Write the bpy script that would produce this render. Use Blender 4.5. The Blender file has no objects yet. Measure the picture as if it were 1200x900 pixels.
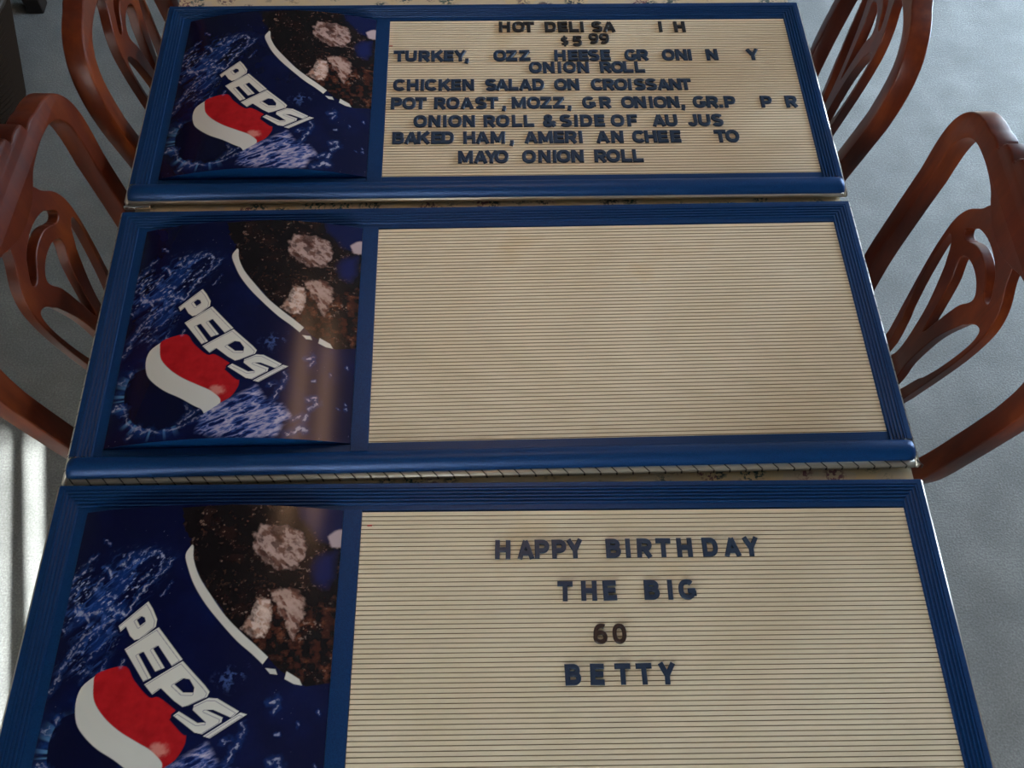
import bpy, bmesh, math
import numpy as np
from mathutils import Vector, Matrix, noise as mnoise
S = bpy.context.scene
COL = S.collection
FZ = 0.795            # height of the sign faces above the carpet

# ---------------------------------------------------------------- camera, light, exposure
cd = bpy.data.cameras.new('camera'); cam = bpy.data.objects.new('camera', cd); COL.objects.link(cam)
cam.location = (0.15648, -1.00316, 1.19031 + FZ)
cam.rotation_euler = (0.54522, -0.01274, -0.03154)
cd.sensor_width = 36; cd.lens = 36 * 1180 / 1200; cd.clip_start = 0.02
S.camera = cam
S.view_settings.view_transform = 'Standard'; S.view_settings.look = 'None'
S.view_settings.gamma = 1; S.view_settings.use_curve_mapping = False
S.view_settings.exposure = 1.12

w = bpy.data.worlds.new('sky'); S.world = w; w.use_nodes = True
bg = w.node_tree.nodes['Background']; bg.inputs[0].default_value = (0.50, 0.70, 1.0, 1); bg.inputs[1].default_value = 1.2

def area(name, loc, size, rot, power, color):
    l = bpy.data.lights.new(name, 'AREA'); l.shape = 'RECTANGLE'; l.size, l.size_y = size
    l.energy = power; l.color = color
    o = bpy.data.objects.new(name, l); o.location = loc; o.rotation_euler = rot; COL.objects.link(o); return o
SUN = bpy.data.lights.new('sun', 'SUN'); SUN.energy = 42.0; SUN.angle = math.radians(0.85); SUN.color = (0.90, 0.98, 1.0)
so = bpy.data.objects.new('sun', SUN); COL.objects.link(so)
sun_dir = Vector((-0.22, 1.0, -0.79)).normalized()
so.rotation_euler = sun_dir.to_track_quat('-Z', 'Y').to_euler()
# daylight standing in the window openings (behind the camera and on the far right)
area('window_daylight_near', (-0.90, -2.62, 1.35), (1.5, 1.9), (math.radians(90), 0, 0), 85, (0.90, 0.95, 1.0))
area('window_daylight_right', (2.62, 1.4, 1.15), (2.0, 1.6), (math.radians(90), 0, math.radians(90)), 66, (0.60, 0.79, 1.0))
LAMP = (0.17, 0.40, 2.12); LAMP_LIT = 3.4      # the pendant over the table, built and lit below
# ---------------------------------------------------------------- helpers
def tag(o, label=None, cat=None, group=None, kind=None):
    if label: o['label'] = label
    if cat: o['category'] = cat
    if group: o['group'] = group
    if kind: o['kind'] = kind
    return o
def link_mesh(name, me, parent=None, mat=None):
    o = bpy.data.objects.new(name, me); COL.objects.link(o)
    if mat is not None and not me.materials: me.materials.append(mat)
    if parent: o.parent = parent
    return o
def empty(name, loc=(0, 0, 0), rz=0.0):
    o = bpy.data.objects.new(name, None); COL.objects.link(o); o.location = loc; o.rotation_euler = (0, 0, rz)
    o.empty_display_size = 0.05; return o
def mesh_py(name, vs, fs, smooth=False):
    me = bpy.data.meshes.new(name); me.from_pydata([tuple(v) for v in vs], [], fs)
    bm = bmesh.new(); bm.from_mesh(me); bmesh.ops.recalc_face_normals(bm, faces=bm.faces); bm.to_mesh(me); bm.free()
    if smooth: me.shade_smooth()
    return me
def box_bm(bm, a, b, bev=0.0):
    r = bmesh.ops.create_cube(bm, size=1)
    c = [(a[i] + b[i]) / 2 for i in range(3)]; s = [abs(b[i] - a[i]) for i in range(3)]
    for v in r['verts']: v.co = Vector((c[0] + v.co.x * s[0], c[1] + v.co.y * s[1], c[2] + v.co.z * s[2]))
    if bev:
        es = list({e for v in r['verts'] for e in v.link_edges})
        bmesh.ops.bevel(bm, geom=es, offset=bev, segments=2, affect='EDGES', profile=0.5)
def box(name, a, b, mat, parent=None, bev=0.0):
    bm = bmesh.new(); box_bm(bm, a, b, bev); me = bpy.data.meshes.new(name); bm.to_mesh(me); bm.free()
    return link_mesh(name, me, parent, mat)
def sweep(path, prof, closed_prof=True):      # path: list of (pos, frame-x, frame-y); prof: 2D points
    vs = []; n = len(prof)
    for p, fx, fy in path:
        for a, b in prof: vs.append(Vector(p) + Vector(fx) * a + Vector(fy) * b)
    fs = []
    for i in range(len(path) - 1):
        for j in range(n if closed_prof else n - 1):
            k = (j + 1) % n; fs.append((i * n + j, i * n + k, (i + 1) * n + k, (i + 1) * n + j))
    if closed_prof: fs.append(tuple(range(n))); fs.append(tuple((len(path) - 1) * n + j for j in range(n)))
    return vs, fs
def spline(pts, k=6, closed=False):
    P = [np.array(p, float) for p in pts]; n = len(P); out = []
    for i in range(n if closed else n - 1):
        p1, p2 = P[i], P[(i + 1) % n]
        p0 = P[i - 1] if (closed or i > 0) else 2 * p1 - p2
        p3 = P[(i + 2) % n] if (closed or i + 2 < n) else 2 * p2 - p1
        for j in range(k):
            t = j / k
            out.append(0.5 * ((2 * p1) + (-p0 + p2) * t + (2 * p0 - 5 * p1 + 4 * p2 - p3) * t * t + (-p0 + 3 * p1 - 3 * p2 + p3) * t ** 3))
    if not closed: out.append(P[-1])
    return [tuple(p) for p in out]
def plate(loops, half, bev, seg=2):           # flat outline(s) in the XY plane, holes allowed -> solid with rounded edges
    cu = bpy.data.curves.new('c', 'CURVE'); cu.dimensions = '2D'; cu.fill_mode = 'BOTH'
    cu.extrude = half - bev; cu.bevel_depth = bev; cu.bevel_resolution = seg; cu.offset = -bev
    for lp_ in loops:
        s = cu.splines.new('POLY'); s.points.add(len(lp_) - 1)
        for q, p in zip(s.points, lp_): q.co = (p[0], p[1], 0, 1)
        s.use_cyclic_u = True
    o = bpy.data.objects.new('c', cu); COL.objects.link(o)
    dg = bpy.context.evaluated_depsgraph_get(); me = bpy.data.meshes.new_from_object(o.evaluated_get(dg))
    bpy.data.objects.remove(o); bpy.data.curves.remove(cu)
    bm = bmesh.new(); bm.from_mesh(me); bmesh.ops.remove_doubles(bm, verts=bm.verts, dist=1e-6); bm.to_mesh(me); bm.free()
    return me
def smooth_by_angle(me, ang=0.32):
    me.shade_smooth()
    bm = bmesh.new(); bm.from_mesh(me)
    for e in bm.edges:
        if len(e.link_faces) == 2 and e.calc_face_angle(0) > ang: e.smooth = False
    bm.to_mesh(me); bm.free()

# ---------------------------------------------------------------- materials
def mat(name, color, rough=0.5, metal=0.0, spec=0.5, coat=0.0):
    m = bpy.data.materials.new(name); m.use_nodes = True; b = m.node_tree.nodes['Principled BSDF']
    b.inputs['Base Color'].default_value = (*color, 1); b.inputs['Roughness'].default_value = rough
    b.inputs['Metallic'].default_value = metal; b.inputs['Specular IOR Level'].default_value = spec
    b.inputs['Coat Weight'].default_value = coat; b.inputs['Coat Roughness'].default_value = 0.12
    return m, m.node_tree, b
def N(nt, t, **kw):
    n = nt.nodes.new(t)
    for k, v in kw.items():
        if k in n.inputs: n.inputs[k].default_value = v
        else: setattr(n, k, v)
    return n
def ramp(nt, src, stops):
    r = nt.nodes.new('ShaderNodeValToRGB'); nt.links.new(src, r.inputs[0])
    while len(r.color_ramp.elements) < len(stops): r.color_ramp.elements.new(0.5)
    for e, (p, c) in zip(r.color_ramp.elements, stops): e.position = p; e.color = (*c, 1)
    return r
def coords(nt, scale=(1, 1, 1), kind='Object'):
    t = N(nt, 'ShaderNodeTexCoord'); mp = N(nt, 'ShaderNodeMapping'); mp.inputs['Scale'].default_value = scale
    nt.links.new(t.outputs[kind], mp.inputs[0]); return mp.outputs[0]
def bump(nt, b, src, strength, dist):
    n = N(nt, 'ShaderNodeBump'); n.inputs['Strength'].default_value = strength; n.inputs['Distance'].default_value = dist
    nt.links.new(src, n.inputs['Height']); nt.links.new(n.outputs[0], b.inputs['Normal'])

def blue_plastic():
    m, nt, b = mat('blue_textured_plastic', (0.004, 0.046, 0.19), 0.36, 0.22, 0.36)
    c = coords(nt); v = N(nt, 'ShaderNodeTexNoise'); v.inputs['Scale'].default_value = 900; nt.links.new(c, v.inputs[0])
    r = ramp(nt, v.outputs[0], [(0.35, (0.0018, 0.030, 0.115)), (0.65, (0.0035, 0.050, 0.18))]); nt.links.new(r.outputs[0], b.inputs['Base Color'])
    bump(nt, b, v.outputs[0], 0.5, 0.0004); return m
BLUE = blue_plastic()
def cream():
    m, nt, b = mat('cream_letter_panel_plastic', (0.62, 0.52, 0.36), 0.5, 0, 0.35)
    c = coords(nt); v = N(nt, 'ShaderNodeTexNoise'); v.inputs['Scale'].default_value = 7; v.inputs['Detail'].default_value = 4; nt.links.new(c, v.inputs[0])
    r = ramp(nt, v.outputs[0], [(0.3, (0.72, 0.605, 0.415)), (0.62, (0.79, 0.68, 0.49)), (0.78, (0.72, 0.57, 0.35))]); nt.links.new(r.outputs[0], b.inputs['Base Color'])
    return m
CREAM = cream()
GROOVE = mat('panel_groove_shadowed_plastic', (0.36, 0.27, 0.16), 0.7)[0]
CHROME = mat('bright_metal_edging', (0.66, 0.60, 0.50), 0.30, 0.7)[0]
SHINY = mat('polished_metal', (.85, .86, .85), 0.12, 1.0)[0]
TRIMC = mat('pale_bead_edging', (0.46, 0.42, 0.34), 0.3, 0.3)[0]
DARK = mat('dark_edge_marks', (0.03, 0.026, 0.02), 0.5)[0]  # dark tone of the slanting marks along the edging
HOUSE = mat('grey_sign_housing', (0.30, 0.29, 0.26), 0.5, 0.3)[0]
def plastic_letter(name, c):
    m, nt, b = mat(name, c, 0.38, 0, 0.5); return m
LETM = {'navy': plastic_letter('navy_letter_plastic', (0.010, 0.028, 0.065)), 'black': plastic_letter('black_letter_plastic', (0.010, 0.009, 0.011)),
        'brown': plastic_letter('brown_black_letter_plastic', (0.030, 0.012, 0.008))}
def print_mat():
    m, nt, b = mat('glossy_printed_sheet', (1, 1, 1), 0.18, 0, 0.30)
    a = N(nt, 'ShaderNodeAttribute'); a.attribute_name = 'print'; nt.links.new(a.outputs['Color'], b.inputs['Base Color']); return m
PRINT = print_mat()
def wood(name, c0, c1, c2, rough=0.28, sc=1.0):
    m, nt, b = mat(name, c1, rough, 0, 0.32, 0.0)
    c = coords(nt, (3 * sc, 3 * sc, 3 * sc)); n1 = N(nt, 'ShaderNodeTexNoise'); n1.inputs['Scale'].default_value = 2.2; n1.inputs['Detail'].default_value = 5; nt.links.new(c, n1.inputs[0])
    c2_ = coords(nt, (60 * sc, 60 * sc, 4 * sc)); n2 = N(nt, 'ShaderNodeTexNoise'); n2.inputs['Scale'].default_value = 1.2; n2.inputs['Detail'].default_value = 6; nt.links.new(c2_, n2.inputs[0])
    mx = N(nt, 'ShaderNodeMath', operation='MULTIPLY_ADD'); nt.links.new(n2.outputs[0], mx.inputs[0]); mx.inputs[1].default_value = 0.5; nt.links.new(n1.outputs[0], mx.inputs[2])
    r = ramp(nt, mx.outputs[0], [(0.45, c0), (0.75, c1), (1.0, c2)]); nt.links.new(r.outputs[0], b.inputs['Base Color']); return m
CHERRY = wood('cherry_stained_wood', (0.040, 0.0065, 0.0025), (0.088, 0.0135, 0.0035), (0.17, 0.033, 0.006), 0.33)
DARKWOOD = wood('dark_walnut', (0.010, 0.007, 0.005), (0.018, 0.011, 0.008), (0.03, 0.018, 0.012), 0.4)
def carpet():
    m, nt, b = mat('grey_cut_pile_carpet', (0.3, 0.3, 0.29), 0.95, 0, 0.1); b.inputs['Sheen Weight'].default_value = 0.15
    c = coords(nt); a = N(nt, 'ShaderNodeTexNoise'); a.inputs['Scale'].default_value = 240; a.inputs['Detail'].default_value = 3; nt.links.new(c, a.inputs[0])
    d = N(nt, 'ShaderNodeTexNoise'); d.inputs['Scale'].default_value = 9; d.inputs['Detail'].default_value = 3; nt.links.new(c, d.inputs[0])
    e = N(nt, 'ShaderNodeMath', operation='MULTIPLY_ADD'); nt.links.new(d.outputs[0], e.inputs[0]); e.inputs[1].default_value = 0.6; nt.links.new(a.outputs[0], e.inputs[2])
    r = ramp(nt, e.outputs[0], [(0.45, (0.13, 0.127, 0.115)), (0.8, (0.19, 0.185, 0.17)), (1.0, (0.25, 0.245, 0.225))]); nt.links.new(r.outputs[0], b.inputs['Base Color'])
    bump(nt, b, a.outputs[0], 0.5, 0.003); return m
CARPET = carpet()
def painted(name, c):
    m, nt, b = mat(name, c, 0.8); k = coords(nt); a = N(nt, 'ShaderNodeTexNoise'); a.inputs['Scale'].default_value = 60; nt.links.new(k, a.inputs[0]); bump(nt, b, a.outputs[0], 0.15, 0.002); return m
WALL = painted('taupe_wall_paint', (0.27, 0.23, 0.19)); CEIL = painted('ceiling_paint', (0.20, 0.185, 0.16)); WHITE = painted('white_trim_paint', (0.75, 0.74, 0.70))
AMBER = mat('lit_amber_glass', (.4, .2, .1), .4)[0]
_p = AMBER.node_tree.nodes['Principled BSDF']; _p.inputs['Emission Color'].default_value = (1.0, .58, .34, 1); _p.inputs['Emission Strength'].default_value = LAMP_LIT
BLIND = mat('vertical_blind_fabric', (0.62, 0.60, 0.54), 0.8)[0]
def cloth():      # cream vinyl cloth printed with small blue-green and mauve sprigs
    m, nt, b = mat('floral_printed_tablecloth', (0.5, 0.42, 0.28), 0.45, 0, 0.4)
    c = coords(nt)
    v = N(nt, 'ShaderNodeTexVoronoi'); v.inputs['Scale'].default_value = 24; nt.links.new(c, v.inputs[0])
    n = N(nt, 'ShaderNodeTexNoise'); n.inputs['Scale'].default_value = 230; n.inputs['Detail'].default_value = 3; nt.links.new(c, n.inputs[0])
    def cut(src, lo, hi): r = ramp(nt, src, [(lo, (0, 0, 0)), (hi, (1, 1, 1))]); return r.outputs[0]
    near = ramp(nt, v.outputs['Distance'], [(0.36, (1, 1, 1)), (0.50, (0, 0, 0))]).outputs[0]
    sp = cut(n.outputs[0], 0.48, 0.54)
    a = N(nt, 'ShaderNodeMath', operation='MULTIPLY'); nt.links.new(near, a.inputs[0]); nt.links.new(sp, a.inputs[1])
    sepc = N(nt, 'ShaderNodeSeparateColor'); nt.links.new(v.outputs['Color'], sepc.inputs[0])
    pc = ramp(nt, sepc.outputs[0], [(0.0, (0.035, 0.055, 0.075)), (0.5, (0.06, 0.11, 0.10)), (1.0, (0.22, 0.08, 0.10))])
    base = ramp(nt, sepc.outputs[1], [(0.0, (0.66, 0.52, 0.30)), (1.0, (0.60, 0.50, 0.37))])
    mx = N(nt, 'ShaderNodeMix', data_type='RGBA'); nt.links.new(a.outputs[0], mx.inputs[0]); nt.links.new(base.outputs[0], mx.inputs[6]); nt.links.new(pc.outputs[0], mx.inputs[7])
    nt.links.new(mx.outputs[2], b.inputs['Base Color']); return m
CLOTH = cloth()
def seatcloth():
    m, nt, b = mat('beige_woven_seat_fabric', (0.40, 0.33, 0.24), 0.9); c = coords(nt); a = N(nt, 'ShaderNodeTexWave'); a.inputs['Scale'].default_value = 120; nt.links.new(c, a.inputs[0]); bump(nt, b, a.outputs[0], 0.3, 0.001); return m
SEATM = seatcloth()

# ---------------------------------------------------------------- the room
RX0, RX1, RY0, RY1, RH = -2.7, 2.5, -2.5, 3.3, 2.6
tag(box('floor', (RX0 - .1, RY0 - .1, -0.05), (RX1 + .1, RY1 + .1, 0), CARPET), kind='structure')
tag(box('ceiling', (RX0 - .1, RY0 - .1, RH), (RX1 + .1, RY1 + .1, RH + .08), CEIL), kind='structure')
tag(box('wall_left', (RX0 - .1, RY0, 0), (RX0, RY1, RH), WALL), kind='structure')
tag(box('wall_far', (RX0, RY1, 0), (RX1, RY1 + .1, RH), WALL), kind='structure')
def wall_with_hole(name, axis, pos, a0, a1, h0, h1, lo, hi, flip):
    bm = bmesh.new(); t = (pos, pos + flip * 0.1); t = (min(t), max(t))
    def bb(u0, u1, z0, z1):
        if axis == 'y': box_bm(bm, (u0, t[0], z0), (u1, t[1], z1))
        else: box_bm(bm, (t[0], u0, z0), (t[1], u1, z1))
    bb(a0, h0, 0, RH); bb(h1, a1, 0, RH); bb(h0, h1, 0, lo); bb(h0, h1, hi, RH)
    me = bpy.data.meshes.new(name); bm.to_mesh(me); bm.free(); tag(link_mesh(name, me, None, WALL), kind='structure')
WX0, WX1, WZ0, WZ1 = -1.65, -0.15, 0.25, 2.15
wall_with_hole('wall_near', 'y', RY0, RX0, RX1, WX0, WX1, WZ0, WZ1, -1)
wall_with_hole('wall_right', 'x', RX1, RY0, RY1, 0.4, 2.4, 0.3, 2.0, 1)
wn = empty('window_1', ((WX0 + WX1) / 2, RY0, WZ0)); tag(wn, kind='structure')
for nm, a, b_ in (('window_frame', (-.75, -.08, 0), (-.70, .02, 1.9)), ('window_frame', (.70, -.08, 0), (.75, .02, 1.9)), ('window_frame', (-.70, -.08, 1.85), (.70, .02, 1.9)), ('window_sill', (-.78, -.08, -.03), (.78, .08, 0.0))):
    box(nm, a, b_, WHITE, wn, 0.004)
wr = empty('window_2', (RX1, 1.4, 0.3)); tag(wr, kind='structure')
for nm, a, b_ in (('window_frame', (0, -1.0, 0), (.08, -.95, 1.7)), ('window_frame', (0, .95, 0), (.08, 1.0, 1.7)), ('window_frame', (0, -.95, 1.65), (.08, .95, 1.7)), ('window_frame', (0, -.02, 0), (.06, .02, 1.65)), ('window_sill', (-.08, -1.03, -.03), (.08, 1.03, 0.0))):
    box(nm, a, b_, WHITE, wr, 0.004)
for nm, a, b_ in (('baseboard_left', (RX0, RY0, 0), (RX0 + .015, RY1, .09)), ('baseboard_far', (RX0 + .015, RY1 - .015, 0), (RX1 - .015, RY1, .09)), ('baseboard_right', (RX1 - .015, RY0, 0), (RX1, RY1, .09)), ('baseboard_near', (RX0 + .015, RY0, 0), (RX1 - .015, RY0 + .015, .09))):
    tag(box(nm, a, b_, WHITE, None, 0.003), kind='structure')
# vertical blind across the near window, its slats turned almost shut
vb = empty('vertical_blind', (-0.90, RY0 + .07, 0)); tag(vb, 'pale fabric vertical blind hanging in the window behind the table', 'blind')
box('head_rail', (-.80, -.02, 2.17), (.80, .03, 2.21), WHITE, vb, .003)
sl = bmesh.new(); box_bm(sl, (-.0445, -.0006, .27), (.0445, .0006, 2.17)); slm = bpy.data.meshes.new('slat'); sl.to_mesh(slm); sl.free(); slm.materials.append(BLIND)
rng = np.random.RandomState(4)
for i in range(19):
    o = link_mesh('slat', slm, vb); o.location = (-.74 + i * .082, 0, 0); o.rotation_euler = (0, 0, math.radians(([14, 20, 12, 32, 16, 38, 15, 24, 30, 13, 18, 26, 20] + [34, 56, 24, 62, 38, 54])[i]))
# pendant lamp over the table: long wooden tray with a lit amber diffuser
def lathe(prof, n=40):
    vs = []; fs = []
    for r, z in prof:
        for k in range(n): t = 2 * math.pi * k / n; vs.append((r * math.cos(t), r * math.sin(t), z))
    for i in range(len(prof) - 1):
        for k in range(n): fs.append((i * n + k, i * n + (k + 1) % n, (i + 1) * n + (k + 1) % n, (i + 1) * n + k))
    return vs, fs
cl = empty('pendant_lamp', (LAMP[0], LAMP[1], LAMP[2])); tag(cl, 'long wooden pendant lamp with two amber glass panels hanging over the table', 'lamp')
for sx in (-1, 1):
    box('lamp_side', (sx * .21 - .01, -.36, 0), (sx * .21 + .01, .36, .10), DARKWOOD, cl, .003); box('lamp_side', (-.20, sx * .35 - .01, 0), (.20, sx * .35 + .01, .10), DARKWOOD, cl, .003)
    box('amber_panel', (sx * .115 - .055, -.34, .005), (sx * .115 + .055, .34, .012), AMBER, cl)
    box('hanging_rod', (-.005, sx * .3 - .005, .10), (.005, sx * .3 + .005, RH - LAMP[2]), DARKWOOD, cl)
box('lamp_top', (-.20, -.35, .10), (.20, .35, .115), DARKWOOD, cl)

# ---------------------------------------------------------------- table and cloth
TX0, TX1, TY0, TY1, TZ = -0.382, 0.727, -0.98, 1.02, FZ - 0.019
tb = empty('dining_table', ((TX0 + TX1) / 2, 0.02, 0)); tag(tb, 'cherry wood dining table under the flowered cloth and the blue signs', 'table')
hx, hy = (TX1 - TX0) / 2, (TY1 - TY0) / 2
box('tabletop', (-hx + .004, -hy + .004, TZ - .036), (hx - .004, hy - .004, TZ - .003), CHERRY, tb, .006)
for sx, sy in ((-1, -1), (1, -1), (-1, 1), (1, 1)):
    prof = [(-.035, -.035), (.035, -.035), (.035, .035), (-.035, .035)]
    path = []
    for z, s, off in ((TZ - .036, 1.0, 0), (TZ - .15, 1.15, .004), (.35, .75, 0), (.06, .55, .0), (0, .8, .01)):
        path.append(((sx * (hx - .09 + off), sy * (hy - .12 + off), z), (s, 0, 0), (0, s, 0)))
    link_mesh('leg', mesh_py('leg', *sweep(path, prof)), tb, CHERRY)
for a, b_ in (((-hx + .09, -hy + .10, TZ - .12), (hx - .09, -hy + .12, TZ - .036)), ((-hx + .09, hy - .12, TZ - .12), (hx - .09, hy - .10, TZ - .036)), ((-hx + .07, -hy + .12, TZ - .12), (-hx + .09, hy - .12, TZ - .036)), ((hx - .09, -hy + .12, TZ - .12), (hx - .07, hy - .12, TZ - .036))):
    box('apron', a, b_, CHERRY, tb)
# cloth: thin sheet with a short turned-down edge
def cloth_mesh():
    nx, ny = 60, 100; vs = []; fs = []; xs = list(np.linspace(TX0, TX1, nx)); ys = list(np.linspace(TY0, TY1, ny))
    xs = [TX0 - .003] + xs + [TX1 + .003]; ys = [TY0 - .003] + ys + [TY1 + .003]
    for j, y in enumerate(ys):
        for i, x in enumerate(xs):
            e = i in (0, len(xs) - 1) or j in (0, len(ys) - 1)
            vs.append((x, y, TZ - .03 if e else TZ))
    W = len(xs)
    for j in range(len(ys) - 1):
        for i in range(W - 1): fs.append((j * W + i, j * W + i + 1, (j + 1) * W + i + 1, (j + 1) * W + i))
    return mesh_py('tablecloth', vs, fs)
tag(link_mesh('tablecloth', cloth_mesh(), None, CLOTH), 'cream cloth with small dark flowers covering the table under the signs', 'tablecloth')

# ---------------------------------------------------------------- chairs
def mirror(half): return half + [(-x, y) for x, y in reversed(half) if abs(x) > 1e-6]
def chair_meshes():
    out_h = [(.176, -.33), (.203, -.25), (.222, -.19), (.232, -.11), (.241, -.02), (.247, .05), (.243, .095), (.229, .127), (.206, .150), (.178, .162), (.150, .167)]
    step = [(.138, .171), (.126, .172), (.118, .170), (.1140, .171), (.1125, .180), (.107, .1865), (.097, .190), (.083, .1905), (.074, .188), (.0700, .189), (.0685, .198), (.062, .204), (.040, .208), (.018, .210), (0, .210)]
    outer = spline(out_h, 5) + step[:4] + step[4:]
    inn = spline([(0, .105), (.030, .108), (.057, .119), (.081, .130), (.125, .135), (.170, .128), (.198, .103), (.208, .065), (.206, 0), (.197, -.10), (.187, -.18), (.170, -.25), (.142, -.33)], 5)
    hoop = mirror(outer)
    ih = [(-x, y) for x, y in inn]      # left side, from top to bottom
    ring = list(reversed(outer[:1])) and (outer + [(-x, y) for x, y in reversed(outer[:-1])] + list(reversed([(-x, y) for x, y in inn])) + inn[1:])
    m1 = plate([ring], .0165, .004, 2)
    A = spline([(.0, .135), (.045, .135), (.058, .116), (.067, .099), (.089, .072), (.1005, .040), (.1015, 0), (.0955, -.055), (.081, -.135), (.066, -.21), (.058, -.27), (.052, -.31), (.058, -.35)], 5)
    so = mirror([(x, y) for x, y in A])
    leaf = spline([(.084, .017), (.0905, .004), (.088, -.035), (.076, -.10), (.060, -.16), (.046, -.215), (.034, -.270), (.025, -.225), (.019, -.19), (.022, -.145), (.031, -.09), (.047, -.04), (.066, .003)], 4, True)
    ban = spline([(0, .0895), (.026, .0855), (.050, .073), (.064, .056), (.062, .047), (.050, .047), (.038, .059), (.020, .070), (0, .073), (-.020, .070), (-.038, .059), (-.050, .047), (-.062, .047), (-.064, .056), (-.050, .073), (-.026, .0855)], 3, True)
    tri = spline([(0, .044), (.022, .040), (.037, .028), (.036, .013), (.024, -.010), (.016, -.04), (.009, -.075), (0, -.115), (-.009, -.075), (-.016, -.04), (-.024, -.010), (-.036, .013), (-.037, .028), (-.022, .040)], 3, True)
    def grow(P, k):
        cx = sum(p[0] for p in P) / len(P); cy = sum(p[1] for p in P) / len(P); return [(cx + (x - cx) * k, cy + (y - cy) * (k if abs(k) < 1.2 else 1)) for x, y in P]
    leaf = [(x + (.0015 if x > .06 else -.001), y) for x, y in leaf]; ban = [(x * 1.03, y + (.003 if y > .075 else (-.003 if y < .0745 and abs(x) < .045 else 0))) for x, y in ban]
    m2 = plate([so, leaf, [(-x, y) for x, y in leaf], ban, tri], .0080, .0015, 1)
    def bend(me, fx, dx):
        for v in me.vertices:
            s, h, t = v.co.x, v.co.y, v.co.z
            x = dx + t + fx(h, s)
            v.co = Vector((x, s, h))
        bm = bmesh.new(); bm.from_mesh(me); bmesh.ops.recalc_face_normals(bm, faces=bm.faces); bm.to_mesh(me); bm.free(); smooth_by_angle(me)
    T = math.tan(.1)
    bend(m1, lambda h, s: h * T + .08 * min(0, h), .017)
    bend(m2, lambda h, s: h * T + (.08 * min(0, h) if h < -.21 else 0) * min(1, max(0, (-.21 - h) / .1)), .010)
    return m1, m2
M1, M2 = chair_meshes()
def make_chair(name='dining_chair'):
    r = empty(name)
    o = link_mesh('back_frame', M1, r, CHERRY); o.location = (0, 0, FZ)
    o = link_mesh('splat', M2, r, CHERRY); o.location = (0, 0, FZ)
    # seat rails, padded seat, legs (front of the chair is towards -x)
    zs = .445
    bm = bmesh.new()
    def quad(a, b_, z0, z1):
        vs = [bm.verts.new((p[0], p[1], z)) for z in (z0, z1) for p in (a, b_)]
    pts = [(-.045, -.185), (-.045, .185), (-.46, .235), (-.46, -.235)]
    lo = [bm.verts.new((x, y, zs - .065)) for x, y in pts]; hi = [bm.verts.new((x, y, zs)) for x, y in pts]
    bm.faces.new(lo); bm.faces.new(hi)
    for i in range(4): bm.faces.new((lo[i], lo[(i + 1) % 4], hi[(i + 1) % 4], hi[i]))
    bmesh.ops.recalc_face_normals(bm, faces=bm.faces); bmesh.ops.bevel(bm, geom=list(bm.edges), offset=.006, segments=2, affect='EDGES')
    me = bpy.data.meshes.new('seat_frame'); bm.to_mesh(me); bm.free(); link_mesh('seat_frame', me, r, CHERRY)
    bm = bmesh.new(); g = 14; vv = []
    for j in range(g + 1):
        for i in range(g + 1):
            u, v = i / g * 2 - 1, j / g * 2 - 1
            x = -.06 - (u + 1) / 2 * .39; hw = .175 + (u + 1) / 2 * .05
            h = .045 * ((1 - u ** 6) * (1 - v ** 6)) ** .5
            vv.append(bm.verts.new((x, v * hw, zs - .004 + h)))
    for j in range(g):
        for i in range(g): a = j * (g + 1) + i; bm.faces.new((vv[a], vv[a + 1], vv[a + g + 2], vv[a + g + 1]))
    bmesh.ops.recalc_face_normals(bm, faces=bm.faces); me = bpy.data.meshes.new('seat_cushion'); bm.to_mesh(me); bm.free(); me.shade_smooth()
    link_mesh('seat_cushion', me, r, SEATM)
    pr = [(-.5, -.35), (-.35, -.5), (.35, -.5), (.5, -.35), (.5, .35), (.35, .5), (-.35, .5), (-.5, .35)]
    for sy in (-1, 1):
        path = []
        for z, x, y, w_, d_ in ((.480, -.040, .153, .034, .036), (.40, -.046, .155, .036, .038), (.2, -.022, .165, .032, .034), (0, .05, .18, .028, .030)):
            path.append(((x, sy * y, z), (d_, 0, 0), (0, w_, 0)))
        link_mesh('leg', mesh_py('leg', *sweep(path, pr)), r, CHERRY)
        path = []
        for z, x, y, w_ in ((.40, -.43, .205, .055), (.33, -.445, .215, .050), (.2, -.435, .207, .034), (.07, -.435, .207, .026), (.025, -.447, .217, .040), (0, -.447, .217, .042)):
            path.append(((x, sy * y, z), (w_, 0, 0), (0, w_, 0)))
        link_mesh('leg', mesh_py('leg', *sweep(path, pr)), r, CHERRY)
    return r
def copy_thing(o):
    c = o.copy(); COL.objects.link(c)
    for ch in list(o.children):
        d = ch.copy(); COL.objects.link(d); d.parent = c
        for g in list(ch.children): e = g.copy(); COL.objects.link(e); e.parent = d
    return c
ch0 = make_chair()
for i, (x, y, rz, lab) in enumerate((
    (.8576, -.1311, -.0246, 'cherry wood dining chair on the right beside the blank middle sign'),
    (.8430, .438, -.195, 'cherry wood dining chair on the far right beside the sign with the sandwich menu'),
    (-.4596, -.071, math.pi - .0553, 'cherry wood dining chair on the left beside the blank middle sign'),
    (-.434, .450, math.pi + .060, 'cherry wood dining chair on the far left beside the sandwich menu sign, in dim light'))):
    c = ch0 if i == 0 else copy_thing(ch0)
    c.location = (x, y, 0); c.rotation_euler = (0, 0, rz); tag(c, lab, 'chair', 'dining chairs around the table')

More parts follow.
